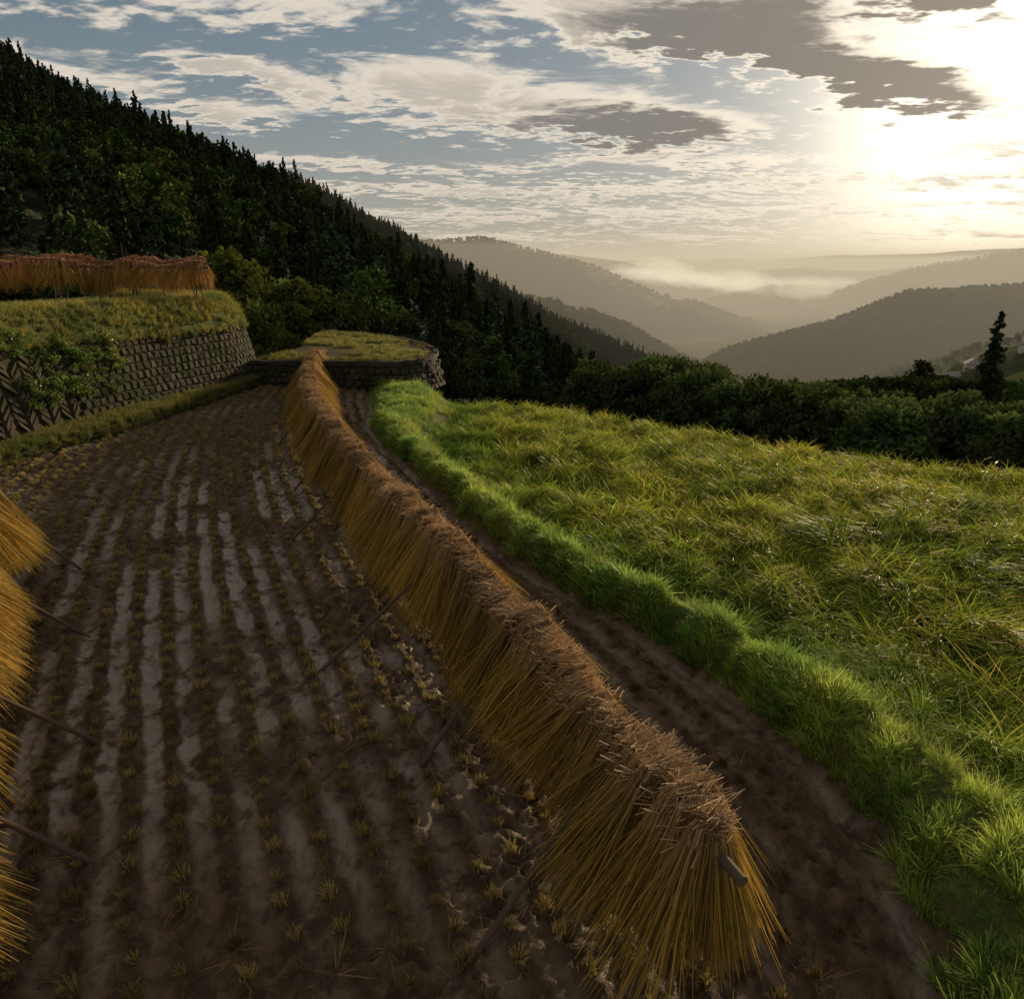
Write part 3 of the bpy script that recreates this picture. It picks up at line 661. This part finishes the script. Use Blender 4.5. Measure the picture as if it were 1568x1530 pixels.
# farmhouses
M_roof=surfmat('roof_tiles',(.16,.16,.165),(.26,.26,.26),.8,rough=.5);M_plast=surfmat('plaster',(.45,.42,.36),(.55,.52,.46),.5);M_win=surfmat('window_glass',(.03,.03,.035),(.05,.05,.055),1.,rough=.2)
def house(x,y,rot,wd,dp):
    z=float(valley_z(np.array([x*1.]),np.array([y*1.]))[0])+.2
    e=empty('farmhouse');e.location=(x,y,z);e.rotation_euler=(0,0,rot);h=4.
    def bx(nm,x0,x1,y0,y1,z0,z1,mt):
        V=[(a,b,c) for a in (x0,x1) for b in (y0,y1) for c in (z0,z1)];F=[(0,1,3,2),(4,6,7,5),(0,4,5,1),(2,3,7,6),(0,2,6,4),(1,5,7,3)]
        link(bpy.data.objects.new(nm,mkmesh(nm,V,F,mt)),e)
    bx('walls',-wd/2,wd/2,-dp/2,dp/2,-2,h,M_plast)
    o=.8;V=[(-wd/2-o,-dp/2-o,h-.2),(wd/2+o,-dp/2-o,h-.2),(wd/2+o,dp/2+o,h-.2),(-wd/2-o,dp/2+o,h-.2),(-wd/2*.6,0,h+2.8),(wd/2*.6,0,h+2.8)]
    link(bpy.data.objects.new('roof',mkmesh('roof',V,[(0,1,5,4),(2,3,4,5),(0,3,2,1)],M_roof)),e)
    link(bpy.data.objects.new('roof_ends',mkmesh('roof_ends',V,[(1,2,5),(3,0,4)],M_roof)),e)
    for k in range(3): bx('window',-wd/2+1.5+k*wd/3.2,-wd/2+3.2+k*wd/3.2,-dp/2-.05,-dp/2+.1,1.2,2.6,M_win)
    bx('door',wd/2-1.6,wd/2-.5,-dp/2-.05,-dp/2+.1,0,2.1,M_win)
for x,y,r,a,b in ((255,425,.3,13,8),(272,436,1.2,10,7),(238,440,-.2,11,7),(300,430,.6,12,8),(330,470,0,12,8),(215,640,.3,14,8),(235,660,1.,12,8),(190,700,.2,12,8),(160,820,.5,14,9),(185,840,0,12,8)):house(x,y,r,a,b)
# ================================================ DISTANT HILLS
def hill(name,pts,zb,wf,wb,n=150,m=44,amp=.16,seed=1,trees=0,ts=1.):
    Rg=resamp(pts,n);tgx=np.gradient(Rg[:,:2],axis=0);tgx/=np.linalg.norm(tgx,axis=1)[:,None]
    fr=np.stack([tgx[:,1],-tgx[:,0]],1)
    t=np.linspace(-1,1,m);P=np.zeros((n,m,3));hgt=np.maximum(Rg[:,2]-zb,5)
    sc=hgt.max()
    for j,tj in enumerate(t):
        w_=(wf if tj>0 else wb);o=abs(tj)*w_*(.35+.65*hgt/sc)
        xy=Rg[:,:2]+fr*(o*np.sign(tj))[:,None]
        prof=1-abs(tj)**1.15
        z=zb-6+(hgt+6)*prof+sc*amp*(fbm(xy[:,0]/(sc*1.4),xy[:,1]/(sc*1.4),5,seed)-.5)*2*min(1,abs(tj)*3+.25)*(1-.7*abs(tj))
        P[:,j,:2]=xy;P[:,j,2]=z
    gridobj(name,P,M_hill)
    if trees:
        p=sampleg(P,trees,0,n-1,int(m*.42),m-3);k=fbm(p[:,0]/80,p[:,1]/80,3,seed+5)>.33;p=p[k];q=len(p)
        scatter(name+'_trees',p-[0,0,1],spin(q,.05),R(.8,1.4,q)*ts,brof+brlf[:1])
hill('valley_spur_hill',[(-160,930,-5),(-71,888,-16),(50,881,-38),(133,873,-63),(194,861,-98),(230,850,-112)],-112,260,200,seed=3,trees=4500,ts=.75)
hill('east_hill',[(180,800,-112),(262,815,-82),(330,822,-62),(369,824,-52),(440,833,-26),(560,839,-20),(700,860,-5),(900,900,20)],-112,230,260,seed=6,trees=6000,ts=.7,amp=.24)
hill('central_mountain',[(-500,1650,20),(-350,1610,55),(-219,1590,50),(-58,1590,52),(21,1584,32),(156,1578,8),(289,1561,-42),(396,1551,-74),(490,1540,-112)],-112,520,400,seed=9,trees=7000,ts=.9,amp=.24)
hill('far_east_hill',[(700,2060,-112),(832,2068,-97),(950,2080,-50),(1100,2096,-7),(1330,2008,45),(1700,1950,120)],-112,500,500,seed=12,trees=3500,ts=1.)
hill('distant_ridge',[(480,2200,-112),(600,2200,-76),(760,2220,-50),(900,2200,-78),(1000,2200,-112)],-112,300,300,seed=21,amp=.25)
hill('distant_ridge',[(-300,2700,55),(60,2660,48),(216,2650,38),(380,2650,14),(580,2600,-30),(740,2600,-78),(820,2600,-112)],-112,500,500,seed=15,amp=.2)
hill('distant_ridge',[(700,3300,-112),(900,3300,-50),(1250,3300,-8),(1520,3250,-20),(1900,3200,20),(2400,3100,90)],-112,600,600,seed=18,amp=.25)
hill('distant_ridge',[(-3000,5200,120),(-500,5200,60),(900,5300,34),(1900,5300,50),(3000,5200,90),(5000,5000,200)],-112,1000,1000,seed=24,amp=.2)
# haze filling the valley; its own glow stands in for scattered sunlight
def glowmistmat(name,dens,col):
    m_,nt2,pb,out=newmat(name);nt2.nodes.remove(pb)
    ab=NN(nt2,'ShaderNodeVolumeAbsorption');ab.inputs['Density'].default_value=dens;ab.inputs['Color'].default_value=(0,0,0,1)
    em=NN(nt2,'ShaderNodeEmission');em.inputs[0].default_value=(*col,1);em.inputs[1].default_value=dens  # emission in place of sunlight scattered by the mist
    ad=NN(nt2,'ShaderNodeAddShader');nt2.links.new(ab.outputs[0],ad.inputs[0]);nt2.links.new(em.outputs[0],ad.inputs[1]);nt2.links.new(ad.outputs[0],out.inputs['Volume']);return m_
def prism(name,poly,z0,z1,mat):
    k=len(poly);V=[(x,y,z0) for x,y in poly]+[(x,y,z1) for x,y in poly]
    F=[(3,2,1,0),(4,5,6,7)]+[(i,(i+1)%k,(i+1)%k+k,i+k) for i in range(k)]
    return link(bpy.data.objects.new(name,mkmesh(name,V,F,mat)))
prism('valley_mist',[(-2500,280),(8000,280),(8000,14000),(-2500,14000)],-125,45,glowmistmat('valley_haze_glow',.00023,(.50,.43,.31)))
prism('valley_mist',[(450,220),(7900,220),(7900,13900),(-2450,3000)],-124,40,glowmistmat('sunward_haze_glow',.00028,(.82,.67,.45)))  # second glowing volume, brightens the haze toward the sun
M_fog=glowmistmat('fog_bank',.011,(1.15,1.0,.76))  # fog brightness is emission, not sunlight falling on it
A=Acc()
def ell(cx,cy,cz,rx,ry,rz,n=28,mm=16):
    u=np.linspace(0,2*math.pi,n,endpoint=False);v=np.linspace(.001,math.pi-.001,mm);U,V=np.meshgrid(u,v,indexing='ij')
    f=.5+1.*fbm(np.cos(U)*2.4+cx,V*2.4+np.sin(U)*2.4,3,int(abs(cx)))
    f[:,0]=f[:,0].mean();f[:,-1]=f[:,-1].mean()
    P=np.stack([cx+rx*f*np.cos(U)*np.sin(V),cy+ry*f*np.sin(U)*np.sin(V),cz+rz*f*np.cos(V)],2)
    P=np.concatenate([P,P[:1]],0);A.add(P.reshape(-1,3),gridF(n+1,mm)[:,::-1])
for i in range(20):
    f=R(0,1);ell(290+480*f,1760+i*40,-8-50*f+R(-8,10),R(40,110),18,R(9,30))
for i in range(6): ell(R(850,1150),2560+i*30,R(-70,-40),R(60,120),14,R(8,18))
link(bpy.data.objects.new('fog_bank',A.mesh('fog_bank',M_fog,True)))
print('done')
